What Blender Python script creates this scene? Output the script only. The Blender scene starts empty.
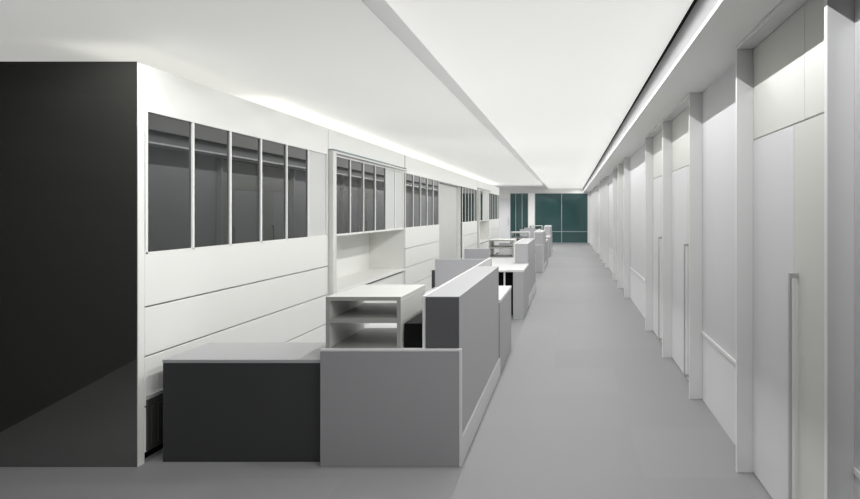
import bpy, bmesh, math
from math import radians as R
S = bpy.context.scene
C = S.collection
E = 1.6            # eye height above the floor

# ---------------------------------------------------------------- materials
def mat(name, col, rough=.5, spec=.5, ior=1.45, emit=None, estr=0, metal=0, var=0, scale=3.0, stretch=(1,1,1), coat=0):
    m = bpy.data.materials.new(name); m.use_nodes = True
    nt = m.node_tree; b = nt.nodes['Principled BSDF']
    b.inputs['Base Color'].default_value = (*col, 1)
    b.inputs['Roughness'].default_value = rough
    b.inputs['Specular IOR Level'].default_value = spec
    b.inputs['IOR'].default_value = ior
    b.inputs['Metallic'].default_value = metal
    b.inputs['Coat Weight'].default_value = coat
    b.inputs['Coat Roughness'].default_value = .03
    if emit:
        b.inputs['Emission Color'].default_value = (*emit, 1)
        b.inputs['Emission Strength'].default_value = estr
    if var:
        tc = nt.nodes.new('ShaderNodeTexCoord'); mp = nt.nodes.new('ShaderNodeMapping')
        mp.inputs['Scale'].default_value = stretch
        nz = nt.nodes.new('ShaderNodeTexNoise'); nz.inputs['Scale'].default_value = scale
        nz.inputs['Detail'].default_value = 4
        mx = nt.nodes.new('ShaderNodeMix'); mx.data_type = 'RGBA'
        mx.inputs[6].default_value = (*[c*(1-var) for c in col], 1)
        mx.inputs[7].default_value = (*[min(1, c*(1+var)) for c in col], 1)
        nt.links.new(tc.outputs['Object'], mp.inputs['Vector'])
        nt.links.new(mp.outputs['Vector'], nz.inputs['Vector'])
        nt.links.new(nz.outputs['Fac'], mx.inputs['Factor'])
        nt.links.new(mx.outputs[2], b.inputs['Base Color'])
    return m

def floor_mat():
    m = mat('floor_grey', (.38,.38,.385), rough=.55, spec=.12)
    nt = m.node_tree; b = nt.nodes['Principled BSDF']
    tc = nt.nodes.new('ShaderNodeTexCoord')
    br = nt.nodes.new('ShaderNodeTexBrick')
    br.inputs['Color1'].default_value = (.285,.285,.29,1); br.inputs['Color2'].default_value = (.30,.30,.305,1)
    br.inputs['Mortar'].default_value = (.28,.28,.285,1); br.inputs['Mortar Size'].default_value = .001
    br.inputs['Scale'].default_value = 1; br.inputs['Brick Width'].default_value = 1.2; br.inputs['Row Height'].default_value = .9
    nt.links.new(tc.outputs['Object'], br.inputs['Vector'])
    nt.links.new(br.outputs['Color'], b.inputs['Base Color'])
    return m

M = dict(
    floor=floor_mat(),
    ceil=mat('ceiling_white', (.86,.86,.84), .9, .1),
    glow=mat('ceiling_added_glow', (.80,.80,.78), .8, .1, emit=(1,.995,.96), estr=.50),  # emission added to whiten the ceiling, which is no lamp
    glow2=mat('ceiling_added_glow_soft', (.84,.84,.82), .8, .1, emit=(1,.995,.96), estr=.36),  # weaker added emission for the lower left ceiling
    wall=mat('wall_lilac_white', (.79,.79,.805), .6, .2, var=.015, stretch=(1,6,.3)),
    soffit=mat('soffit_white', (.88,.88,.86), .7, .2),
    lip=mat('lip_white', (.9,.9,.89), .4, .3),
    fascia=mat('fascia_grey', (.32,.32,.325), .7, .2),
    fascia2=mat('step_grey', (.85,.85,.85), .7, .2),
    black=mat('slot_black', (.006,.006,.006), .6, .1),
    cab=mat('cabinet_white', (.83,.83,.80), .38, .35, var=.01),
    tallshade=mat('tall_door_shade', (.56,.56,.54), .5, .3),  # doors greyed to paint the deeper shade of their recess
    cabin=mat('cabinet_inner', (.70,.70,.67), .5, .3),
    palerefl=mat('pane_pale_reflection', (.60,.61,.59), .35, .4, var=.02, scale=4, stretch=(1,8,.2)),  # pale colour stands in for a bright reflection in the last panes
    mirror=mat('dark_mirror_glass', (.008,.010,.011), .0, .5, ior=1.9),
    fin=mat('fin_white', (.82,.83,.81), .4, .3),
    jamb=mat('jamb_gloss', (.78,.78,.78), .12, .5, ior=1.6),
    leaf=mat('door_leaf', (.79,.79,.805), .5, .4),
    warm=mat('door_warm', (.73,.74,.69), .35, .4),
    steel=mat('handle_steel', (.55,.55,.55), .3, .5, metal=.6),
    char=mat('charcoal_panel', (.06,.06,.055), .03, .5, ior=2.8, var=.12, scale=2.5, stretch=(.3,1,14)),
    block=mat('charcoal_cabinet', (.055,.056,.058), .4, .3),
    partshade=mat('partition_shade_grey', (.10,.10,.105), .4, .3),  # partition grey darkened to paint the shade on its near end
    blocktop=mat('cabinet_top_grey', (.42,.42,.43), .4, .3),
    desk=mat('desk_grey_gloss', (.31,.31,.32), .08, .5, ior=1.8),
    part=mat('partition_grey', (.43,.43,.44), .5, .3),
    screen=mat('screen_grey', (.43,.43,.45), .5, .3),
    desktop=mat('desktop_white', (.74,.74,.74), .35, .4),
    edge=mat('edge_band', (.66,.66,.66), .35, .4),
    shelfshade=mat('shelf_inner_shade', (.26,.26,.25), .4, .3),  # shelf colour darkened to paint the shade between the tiers
    shelffrontshade=mat('shelf_front_shade', (.33,.33,.31), .4, .3),  # shade on the shelf's front faces put into the colour
    shelf=mat('shelf_offwhite', (.66,.66,.63), .4, .3),
    teal=mat('teal_glass', (.030,.062,.062), .06, .5, emit=(.030,.075,.075), estr=.30),
    mull=mat('mullion_grey', (.30,.36,.37), .4, .3),
    dark=mat('dark_grille', (.05,.05,.047), .4, .4),
)

# ---------------------------------------------------------------- helpers
class MB:
    """collects boxes (world metres), links them as ONE mesh object"""
    def __init__(s): s.b = []
    def box(s, x0, x1, y0, y1, z0, z1, bev=.002):
        s.b.append((min(x0,x1),max(x0,x1),min(y0,y1),max(y0,y1),min(z0,z1),max(z0,z1),bev)); return s
    def build(s, name, m, parent=None, kind=None):
        bm = bmesh.new(); org = parent_loc(parent) if parent else None
        if org is None:
            cx = sum((b[0]+b[1])/2 for b in s.b)/len(s.b); cy = sum((b[2]+b[3])/2 for b in s.b)/len(s.b)
            org = (cx, cy, min(b[4] for b in s.b))
        for x0,x1,y0,y1,z0,z1,bev in s.b:
            t = bmesh.new(); bmesh.ops.create_cube(t, size=1)
            for v in t.verts:
                v.co = ((x0+x1)/2+v.co.x*(x1-x0)-org[0], (y0+y1)/2+v.co.y*(y1-y0)-org[1], (z0+z1)/2+v.co.z*(z1-z0)-org[2])
            if bev:
                bw = min(bev, .3*min(x1-x0,y1-y0,z1-z0))
                bmesh.ops.bevel(t, geom=t.edges[:], offset=bw, segments=1, affect='EDGES')
            me = bpy.data.meshes.new('t'); t.to_mesh(me); t.free(); bm.from_mesh(me); bpy.data.meshes.remove(me)
        me = bpy.data.meshes.new(name); bm.to_mesh(me); bm.free(); me.materials.append(m)
        o = bpy.data.objects.new(name, me); C.objects.link(o)
        if parent: o.parent = parent
        else: o.location = org
        if kind: o['kind'] = kind
        return o
def parent_loc(p):
    x,y,z = 0,0,0
    while p: x+=p.location[0]; y+=p.location[1]; z+=p.location[2]; p=p.parent
    return (x,y,z)
def B(*a, **k): return MB().box(*a, **k)
def tube(name, m, parent, p0, p1, r, seg=16):
    """round bar between two points"""
    from mathutils import Vector
    org = Vector(parent_loc(parent)); p0 = Vector(p0)-org; p1 = Vector(p1)-org; d = p1-p0
    bm = bmesh.new(); bmesh.ops.create_cone(bm, cap_ends=True, segments=seg, radius1=r, radius2=r, depth=d.length)
    q = d.to_track_quat('Z','Y')
    for v in bm.verts: v.co = q @ v.co + (p0+p1)/2
    me = bpy.data.meshes.new(name); bm.to_mesh(me); bm.free(); me.materials.append(m)
    o = bpy.data.objects.new(name, me); C.objects.link(o); o.parent = parent; return o
def empty(name, loc, label=None, cat=None, group=None, kind=None):
    o = bpy.data.objects.new(name, None); C.objects.link(o); o.location = loc; o.empty_display_size = .2
    if label: o['label'] = label
    if cat: o['category'] = cat
    if group: o['group'] = group
    if kind: o['kind'] = kind
    return o
def copy_tree(o, parent=None):
    c = o.copy(); C.objects.link(c); c.parent = parent
    for ch in list(o.children): copy_tree(ch, c)
    return c
def struct(mb, name, m, parent=None, label=None):
    o = mb.build(name, m, parent, None if parent else 'structure')
    if label: o['label'] = label
    return o

YB, YE = -2.0, 33.0      # back and end of the hall
LX, RX = -2.704, 1.14    # faces of the cabinet run and the right wall
ZC, ZL, ZS = E+1.215, E+1.08, E+1.02     # corridor ceiling, lower left ceiling, right soffit
STEP = -1.06; LIP = .745
YS = 26.0                # where the left ceiling step and the cabinet run end

# ---------------------------------------------------------------- room
struct(B(-5.2, 1.3, YB-.1, YE+.2, -.1, 0, bev=0), 'floor', M['floor'], label='light grey polished floor of the corridor')
struct(B(STEP, .715, 2.9, YE, ZC, ZC+.08, bev=0), 'ceiling', M['glow'], label='white ceiling over the corridor with added glow')
struct(B(STEP, .715, YB, 2.9, ZC, ZC+.08, bev=0), 'ceiling.001', M['ceil'], label='unlit white ceiling nearest the viewer')
struct(MB().box(-5.2, STEP, YB, 3.2, ZL, ZL+.22, bev=0).box(-5.2, -3.12, 3.2, 3.45, ZL, ZL+.22, bev=0), 'ceiling.005', M['black'], label='unseen ceiling left of the viewer, blackened to darken the panel reflection')  # out of view; black and notched to keep the panel's reflection dark
struct(MB().box(-3.12, STEP, 3.2, 3.45, ZL, ZL+.22, bev=0).box(-5.2, STEP, 3.45, YS, ZL, ZL+.22, bev=0), 'ceiling.002', M['glow2'], label='lower white ceiling over the desks and cabinets')
struct(B(-5.2, STEP, YS, YE, ZC, ZC+.08, bev=0), 'ceiling.003', M['ceil'], label='white ceiling at the far end of the hall')
struct(B(LIP, 1.3, YB, YE, ZS, ZC+.08, bev=0), 'ceiling.004', M['soffit'], label='dropped white soffit along the doors')
struct(B(LIP-.006, LIP, YB, YE, ZS-.004, ZS+.022, bev=.001), 'trim_1', M['lip'], label='bright white lip on the edge of the soffit')
struct(B(STEP, STEP+.004, YB, YS, ZL-.001, ZC, bev=0), 'trim_21', M['fascia2'], label='grey vertical face of the ceiling step')
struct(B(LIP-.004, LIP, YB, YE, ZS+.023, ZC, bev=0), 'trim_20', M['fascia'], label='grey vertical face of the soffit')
struct(B(.715, LIP, YB, YE, ZC+.01, ZC+.08, bev=0), 'trim_2', M['black'], label='black shadow gap between ceiling and soffit')
struct(B(RX, RX+.16, 2.40, YE, 0, ZS, bev=0), 'wall_right', M['wall'], label='pale wall panels between the doors')
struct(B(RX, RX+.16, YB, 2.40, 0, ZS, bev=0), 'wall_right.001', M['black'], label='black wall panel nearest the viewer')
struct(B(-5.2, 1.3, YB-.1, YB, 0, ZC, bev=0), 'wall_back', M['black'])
struct(B(-5.3, -5.2, 4.08, YE, 0, ZC, bev=0), 'wall_left', M['soffit'])
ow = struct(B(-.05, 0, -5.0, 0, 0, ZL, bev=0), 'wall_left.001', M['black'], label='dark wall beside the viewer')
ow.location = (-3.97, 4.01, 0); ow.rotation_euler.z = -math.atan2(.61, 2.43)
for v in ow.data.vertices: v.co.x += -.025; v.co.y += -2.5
struct(B(-5.2, LX-.006, 4.015, 4.075, 0, E+.945), 'wall_front', M['char'], label='tall charcoal end panel beside the cabinets')

# end wall with its windows
e = MB()
e.box(.97, RX, YE, YE+.15, 0, ZC+.02, bev=0)
e.box(-2.10, .97, YE, YE+.15, E+.965, ZC+.02, bev=0)
e.box(-2.10, -1.77, YE-.1, YE+.15, 0, E+.965, bev=0)
e.box(-5.2, -2.10, YE, YE+.15, E+.965, ZC+.02, bev=0)
e.box(-5.2, -3.04, YE, YE+.15, 0, E+.965, bev=0)
struct(e, 'wall_end', M['soffit'], label='white end wall framing the dark teal windows')
def window(n, x0, x1, mx, label):
    w = empty('window_%d'%n, ((x0+x1)/2, YE, 0), label, kind='structure')
    B(x0+.03, x1-.03, YE+.06, YE+.08, .02, E+.945, bev=0).build('glass', M['teal'], w)
    f = MB()
    f.box(x0, x0+.03, YE+.02, YE+.1, 0, E+.965); f.box(x1-.03, x1, YE+.02, YE+.1, 0, E+.965)
    f.box(x0+.03, x1-.03, YE+.02, YE+.1, E+.945, E+.965); f.box(x0+.03, x1-.03, YE+.02, YE+.1, 0, .02)
    f.build('window_frame', M['mull'], w)
    k = MB()
    for a in mx: k.box(a-.02, a+.02, YE+.01, YE+.055, .02, E+.945)
    k.box(x0+.03, x1-.03, YE+.015, YE+.05, .57, .61)
    k.build('mullion', M['mull'], w)
window(1, -1.77, .97, [-.38], 'wide dark teal window closing the corridor')
window(2, -3.04, -2.10, [-2.75, -2.42], 'narrow dark teal window left of the end column')
dd = empty('door_12', (-3.3, YE, 0), 'pale lilac door left of the narrow teal window', kind='structure')
B(-3.60, -3.07, YE-.05, YE, .005, 2.32).build('door_leaf', M['wall'], dd)
B(-3.12, -3.10, YE-.09, YE-.05, .9, 1.3).build('door_handle', M['steel'], dd)

# ---------------------------------------------------------------- doors on the right
FX = 1.033
def portal(n, y0, y1, seam, upper, hy, label):
    d = empty('door_%d'%n, (RX, (y0+y1)/2, 0), label, kind='structure')
    f = MB()
    f.box(FX, RX, y0, y0+.03, 0, E+1.0); f.box(FX, RX, y1, y1+.03, 0, E+1.0)
    f.box(FX, RX, y0, y1+.03, E+1.0, ZS-.001)
    f.build('door_frame', M['jamb'], d)
    g = MB()
    for a in (y0, y1): g.box(FX-.003, FX-.0005, a, a+.03, 0, E+1.0, bev=0)
    g.box(FX-.003, FX-.0005, y0, y1+.03, E+1.0, ZS-.001, bev=0)
    g.build('edge_strip', M['lip'], d)
    zt = E+.44
    lf = B(RX-.012, RX, seam+.003, y1-.001, .008, zt-.004).build('door_leaf', M['leaf'], d)
    fp = B(RX-.012, RX, y0+.031, seam-.003, .008, zt-.004).build('fixed_panel', M['warm'], d); fp['label'] = 'slightly yellowish fixed panel'
    tp = MB().box(RX-.010, RX, y0+.031, upper-.002, zt+.004, E+.998).box(RX-.010, RX, upper+.002, y1-.001, zt+.004, E+.998)
    tp.build('transom_panel', M['warm'], d)
    # long D-shaped pull
    hx = RX-.012
    h = MB().box(hx-.043, hx-.032, hy-.014, hy+.014, .045, 1.30)
    h.box(hx-.032, hx, hy-.010, hy+.010, .045, .070).box(hx-.032, hx, hy-.010, hy+.010, 1.275, 1.30)
    ho = h.build('door_handle', M['steel'], lf); ho['label'] = 'full-length steel pull handle'
doors = [(2.553, 3.926, 3.21, 3.07, 'tall pale door with long pull handle, nearest on the right'),
         (5.47, 7.02, 6.10, 6.0, 'pale door just beyond the first railed wall panel'),
         (7.06, 8.61, 7.82, 7.7, 'yellowish door joined to the far side of the second door'),
         (11.92, 13.47, 12.55, 12.4, 'fourth pale door along the right wall'),
         (13.51, 15.06, 14.2, 14.1, 'fifth pale door, paired with the fourth'),
         (18.37, 19.92, 19.0, 18.9, 'sixth pale door along the right wall'),
         (19.96, 21.51, 20.7, 20.6, 'seventh pale door, paired with the sixth'),
         (24.82, 26.37, 25.4, 25.3, 'eighth pale door along the right wall'),
         (26.41, 27.96, 27.1, 27.0, 'last but one pale door before the teal window'),
         (30.6, 32.2, 31.3, 31.2, 'last pale door beside the teal window')]
for i,(a,b,s,u,l) in enumerate(doors): portal(i+1, a, b, s, u, s-.055, l)
gaps = [(YB, 2.55), (3.96, 5.468), (8.645, 11.918), (15.095, 18.368), (21.545, 24.818), (27.995, 30.598)]
gl = ['black wall nearest the viewer', 'first panel after the nearest door', 'wall between third and fourth doors', 'wall between fifth and sixth doors',
      'wall between seventh and eighth doors', 'wall before the last door']
for i,(a,b) in enumerate(gaps):
    struct(B(RX-.009, RX, a+.002, b-.002, E-1.042, E-1.016), 'trim_%d'%(i+3), M['lip'], label='thin pale rail on the '+gl[i])

# ---------------------------------------------------------------- cabinet run on the left
TOPZ, WT, WB = E+.94, E+.645, E-.27
P = .51
SE = [E-.608, E-.925, E-1.246]
def panes(y0, n, dark, root, x=LX, P=P):
    """mirror panes between upright fins"""
    for k in range(n):
        a, b = y0+k*P, y0+(k+1)*P
        o = B(x-.05, x-.014, a+.009, b-.009, WB+.012, WT-.002, bev=0).build('glass_pane', M['mirror' if k < dark else 'palerefl'], root)
        if k >= dark: o['label'] = 'pane painted pale for its bright reflection'
    for k in range(n+1):
        y = y0+k*P
        B(x-.013, x+.0, y-.012, y+.012, WB, WT, bev=.001).build('fin', M['fin'], root)
def drawers(y0, y1, root, x=LX):
    zs = [WB]+SE+[.06]
    for k in range(4):
        B(x-.02, x, y0+.003, y1-.003, zs[k+1]+.005, zs[k]-.005 if k else zs[k]-.001).build('drawer_front', M['cab'], root)
def unit(y0, n, dark, label, vent=False, P=P):
    y1 = y0+n*P
    r = empty('storage_cabinet', (LX-.3, (y0+y1)/2, 0), label, 'cabinet', 'tall storage cabinets in the left wall')
    s0, s1 = y0-.022, y1+.022
    c = MB()
    c.box(LX-.6, LX-.05, s0, s1, .06, WB)                     # lower body
    c.box(LX-.6, LX-.05, s0, s1, WB, TOPZ)                    # upper body
    c.box(LX-.05, LX, s0, s1, WT, TOPZ, bev=0)                # header
    c.box(LX-.05, LX, s0, s1, WB-.001, WB+.012, bev=0)        # sill
    c.build('carcass', M['cab'], r)
    B(LX-.55, LX-.05, s0, s1, 0, .06, bev=0).build('plinth', M['black'], r)
    drawers(s0, s1, r)
    panes(y0, n, dark, r, P=P)
    if vent:
        g = MB().box(LX, LX+.012, y0-.01, y0+.62, .07, .40)
        for k in range(9): g.box(LX+.012, LX+.018, y0+.02+k*.065, y0+.05+k*.065, .10, .35)
        g.build('vent_grille', M['dark'], r)['label'] = 'dark grille low in the cabinet front'
        B(LX, LX+.014, y0-.01, y0+.62, .40, .425).build('grille_cap', M['blocktop'], r)
B(LX-.005, LX, 4.015, 4.077, 0, TOPZ, bev=.0005).build('cabinet_end_panel', M['cab'])
o = bpy.data.objects['cabinet_end_panel']; o['label'] = 'narrow white upright panel against the charcoal end wall'; o['category'] = 'panel'
def niche(y0, n, dark, label):
    y1 = y0+n*P
    r = empty('niche_cabinet', (LX-.3, (y0+y1)/2, 0), label, 'cabinet', 'counter niches in the left wall')
    s0, s1 = y0-.225, y1+.022
    pr = .055                                                  # surround stands proud
    c = MB()
    c.box(LX-.60, LX-.57, s0, s1, .06, TOPZ, bev=0)            # back
    c.box(LX-.57, LX, s0, y0-.02, .06, TOPZ, bev=0)            # near side
    c.box(LX-.57, LX, y1+.01, s1, .06, TOPZ, bev=0)            # far side
    c.box(LX-.57, LX-.05, y0-.02, y1+.01, WB-.012, TOPZ, bev=0)# overhead body
    c.box(LX-.05, LX, y0-.02, y1+.01, WT, TOPZ, bev=0)
    c.box(LX-.05, LX, y0-.02, y1+.01, WB-.012, WB+.012, bev=0)
    c.build('carcass', M['cab'], r)
    f = MB()
    f.box(LX, LX+pr, s0, s0+.10, 0, WT+.05)
    f.box(LX, LX+pr, s0+.10, s1, WT+.025, WT+.05)
    f.build('surround', M['cabin'], r)
    B(LX, LX+pr+.012, s0, s1-.1, WT+.052, WT+.066).build('top_shadow_strip', M['mull'], r)['label'] = 'thin grey strip painting the shadow gap over the surround'  # dark line of the shadow gap, painted as a grey strip
    B(LX-.569, LX+.02, y0-.019, y1+.009, E-.955, E-.925).build('counter', M['cab'], r)
    B(LX-.50, LX-.02, y0-.019, y1+.009, .06, E-.985).build('base_cabinet', M['cab'], r)
    B(LX-.50, LX-.03, y0-.019, y1+.009, E-.985, E-.955, bev=0).build('shadow_gap', M['black'], r)
    B(LX-.55, LX-.05, s0, s1, 0, .06, bev=0).build('plinth', M['black'], r)
    bb = MB()
    for k in range(3): bb.box(LX-.57, LX-.562, y0+.12+k*.55, y0+.60+k*.55, E-.90, WB-.05)
    bb.build('back_panel', M['cab'], r)
    panes(y0, n, dark, r)
unit(4.10, 6, 5, 'white cabinet with mirrored panes and wide drawers, nearest on the left', vent=True)
niche(7.42, 6, 4, 'recessed counter niche under mirrored panes, nearest of the two')
unit(10.60, 5, 5, 'white storage cabinet just beyond the nearest counter niche', P=.544)
def tall(y0, y1, label):
    r = empty('tall_cabinet', (LX-.3, (y0+y1)/2, 0), label, 'cabinet')
    B(LX-.6, LX-.16, y0, y1, .06, TOPZ).build('carcass', M['cabin'], r)
    B(LX-.159, LX-.0, y0, y1, WT, TOPZ, bev=0).build('header', M['cab'], r)
    q = MB(); n = 3
    for k in range(n):
        a = y0+(y1-y0)*k/n; b = y0+(y1-y0)*(k+1)/n
        q.box(LX-.16, LX-.14, a+.003, b-.003, .06, WT-.002)
    q.build('door', M['tallshade'], r)
    B(LX-.55, LX-.17, y0, y1, 0, .06, bev=0).build('plinth', M['black'], r)
tall(13.345, 16.245, 'plain set-back cabinet doors between mirrored cabinets, greyed for recess shade')
unit(16.27, 5, 5, 'white storage cabinet with striped teal reflections beyond the plain doors')
niche(19.10, 5, 2, 'far counter niche under teal-tinted panes')
unit(21.72, 6, 6, 'last white storage cabinet at the far end of the run')

# ---------------------------------------------------------------- low charcoal cabinet
lc = empty('low_cabinet', (-2.1, 4.36, 0), 'low charcoal cabinet with grey top between desk and wall', 'cabinet')
B(-2.600, -1.572, 4.096, 4.63, .0, .632).build('body', M['block'], lc)
B(-2.602, -1.570, 4.094, 4.632, .633, .655).build('top', M['blocktop'], lc)

# ---------------------------------------------------------------- workstations
DX0, DX1 = -1.562, -.675
def desk(y0, s, label, group, cap=False):
    """s=+1: shelf end towards the viewer, s=-1: mirrored"""
    L = 3.5
    def yy(a): return y0+a if s > 0 else y0+L-a
    r = empty('workstation_desk', ((DX0+DX1)/2, y0+L/2, 0), label, 'desk', group)
    def bx(x0,x1,a,b,z0,z1,**k): return B(x0,x1,yy(a),yy(b),z0,z1,**k)
    bx(DX0, DX1-.014, 0, .03, 0, .725).build('end_panel', M['desk' if cap else 'part'], r)
    MB().box(DX0, DX1, yy(0), yy(.032), .725, .739).box(DX1-.014, DX1, yy(0), yy(.032), 0, .725).build('edge_band', M['edge'], r)
    bx(-.928, -.908, .034, 3.43 if s > 0 else 2.28, 0, 1.070).build('liner', M['desktop'], r)['label'] = 'thin white inner sheet'
    bx(-.907, -.692, .034, 2.28, 0, 1.066).build('partition', M['part'], r)['label'] = 'tall thick grey partition'
    if cap: bx(-.905, -.694, .020, .033, .741, 1.064).build('partition_shade', M['partshade'], r)['label'] = 'partition end face darkened for its shade'
    bx(-.691, -.675, .034, 2.28, 0, .165).build('kickboard', M['edge'], r)
    cx0 = -.907 if s > 0 else -.835
    bx(cx0, -.679, 2.285, 3.50, 0, .702).build('side_cabinet', M['part'], r)
    bx(-.907 if s > 0 else -.928, -.675, 2.285, 3.50, .703, .735).build('side_cabinet_top', M['desktop'], r)
    if cap: bx(-1.058, -.932, .09, .68, .7285, .885).build('gap_shade_block', M['black'], r)['label'] = 'black block painting the shaded gap beside the shelf'  # added block, no real part: its black paints the shaded gap
    bx(DX0+.002, -.929, .034, 3.43, .703, .728).build('desktop', M['desktop'], r)
    if s > 0:
        bx(DX0, -.908, 3.44, 3.50, 0, 1.05).build('screen', M['screen'], r)
        bx(-1.60, -1.564, 3.44, 3.50, 0, .92).build('screen_end', M['block'], r)
    else:
        bx(DX0, -1.19, 3.44, 3.50, 0, 1.05).build('screen', M['screen'], r)
        bx(-1.19+.001, -.93, 3.435, 3.50, .703, .728).build('desktop_edge', M['desktop'], r)
        bx(-1.16, -.837, 3.30, 3.32, .03, .70).build('modesty_panel', M['black'], r)['label'] = 'black recessed panel in the knee space'
        bx(-.98, -.955, 3.44, 3.47, 0, .702).build('leg', M['fin'], r)
    return r
G = 'workstation desks along the corridor'
PER = 12.85
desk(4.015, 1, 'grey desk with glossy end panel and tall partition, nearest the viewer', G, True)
desk(9.55, -1, 'second workstation desk from the viewer, behind the nearest partition', G)
desk(4.015+PER, 1, 'third workstation desk from the viewer', G)
desk(9.55+PER, -1, 'farthest workstation desk, before the teal windows', G)

# ---------------------------------------------------------------- desktop shelves
def shelf(x0, y0):
    r = empty('desktop_shelf', (x0+.237, y0+.355, .7285), 'pale two-tier open shelf on the nearest grey desk', 'shelf', 'desktop shelves')
    W, D, H, z = .474, .69, .334, .7285; T = .024
    B(x0, x0+T, y0, y0+D, z, z+H-T).build('side_panel', M['shelf'], r)
    B(x0+W-T, x0+W, y0, y0+D, z, z+H-T).build('side_panel', M['shelf'], r)
    B(x0, x0+W, y0, y0+D, z+H-T+.0005, z+H).build('top_board', M['shelf'], r)
    B(x0+T, x0+W-T, y0, y0+D, z+.168, z+.168+.03).build('shelf_board', M['shelfshade'], r)['label'] = 'middle board darkened for the shade inside'
    B(x0+T, x0+W-T, y0+.01, y0+D, z, z+.012).build('bottom_board', M['shelfshade'], r)['label'] = 'bottom board darkened for the shade inside'
    MB().box(x0, x0+T, y0-.003, y0, z, z+H, bev=0).box(x0+W-T, x0+W, y0-.003, y0, z, z+H, bev=0).box(x0+T, x0+W-T, y0-.003, y0, z+H-T, z+H, bev=0).box(x0+T, x0+W-T, y0-.003, y0, z+.168, z+.198, bev=0).build('front_edge', M['shelffrontshade'], r)['label'] = 'front edges greyed for their shade'
    return r
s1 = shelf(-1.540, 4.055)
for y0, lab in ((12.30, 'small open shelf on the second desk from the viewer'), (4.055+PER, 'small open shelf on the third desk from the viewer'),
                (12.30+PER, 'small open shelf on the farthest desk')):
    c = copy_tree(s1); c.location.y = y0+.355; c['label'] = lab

# ---------------------------------------------------------------- lights
def light(kind, loc, energy, col=(1,1,1), rot=(0,0,0), **k):
    d = bpy.data.lights.new('lamp', kind); d.energy = energy; d.color = col
    for a,v in k.items(): setattr(d, a, v)
    o = bpy.data.objects.new('lamp', d); C.objects.link(o); o.location = loc; o.rotation_euler = rot
    return o
y = -.75
while y < 32.6:                                   # downlights along the soffit side of the ceiling
    light('SPOT', (.46, y, ZC-.015), 4.2 if y > 3 else 6.8, spot_size=R(172), spot_blend=.35, shadow_soft_size=0)
    y += .3
y = .1
while y < 32.6:                                   # downlights along the ceiling step
    light('SPOT', (-.74, y, ZL-.02), 26.0 if y > 3 else 36.0, rot=(0,R(24),0), spot_size=R(136), spot_blend=.08, shadow_soft_size=0)
    y += 1.0
from mathutils import Vector
P0 = Vector((-2.35, 3.45, ZL-.03)); T0 = Vector((-2.80, 4.0, 2.05))
light('SPOT', P0, 34.0, rot=(T0-P0).to_track_quat('-Z','Y').to_euler(), spot_size=R(92), spot_blend=.8, shadow_soft_size=0)  # added unseen spot, brightens the charcoal panel near its right edge
light('SPOT', (-3.6, 29.0, ZC-.1), 220.0, spot_size=R(170), spot_blend=.3, shadow_soft_size=0)  # extra unseen spot added to lift the dim far-left alcove
for k in range(7):                                # cove lamps lying on top of the cabinets
    light('AREA', (-3.02, 7.4+k*2.9, TOPZ+.012), 1.7, (1,.995,.95), rot=(math.pi,0,0), shape='RECTANGLE', size=.60, size_y=2.9)

w = bpy.data.worlds.new('World'); S.world = w; w.use_nodes = True
w.node_tree.nodes['Background'].inputs[0].default_value = (.02,.02,.02,1)

# ---------------------------------------------------------------- camera
VX, VY, F = 569.0, 212.0, 640.0
cd = bpy.data.cameras.new('Camera'); co = bpy.data.objects.new('Camera', cd); C.objects.link(co)
co.location = (0,0,E); co.rotation_euler = (R(90),0,0)
cd.sensor_width = 36; cd.lens = F/860*36
cd.shift_x = -(VX-430)/860; cd.shift_y = -(249.5-VY)/860
S.camera = co
S.view_settings.view_transform = 'Standard'; S.view_settings.look = 'None'
S.view_settings.exposure = 0; S.view_settings.gamma = 1
S.cycles.max_bounces = 8
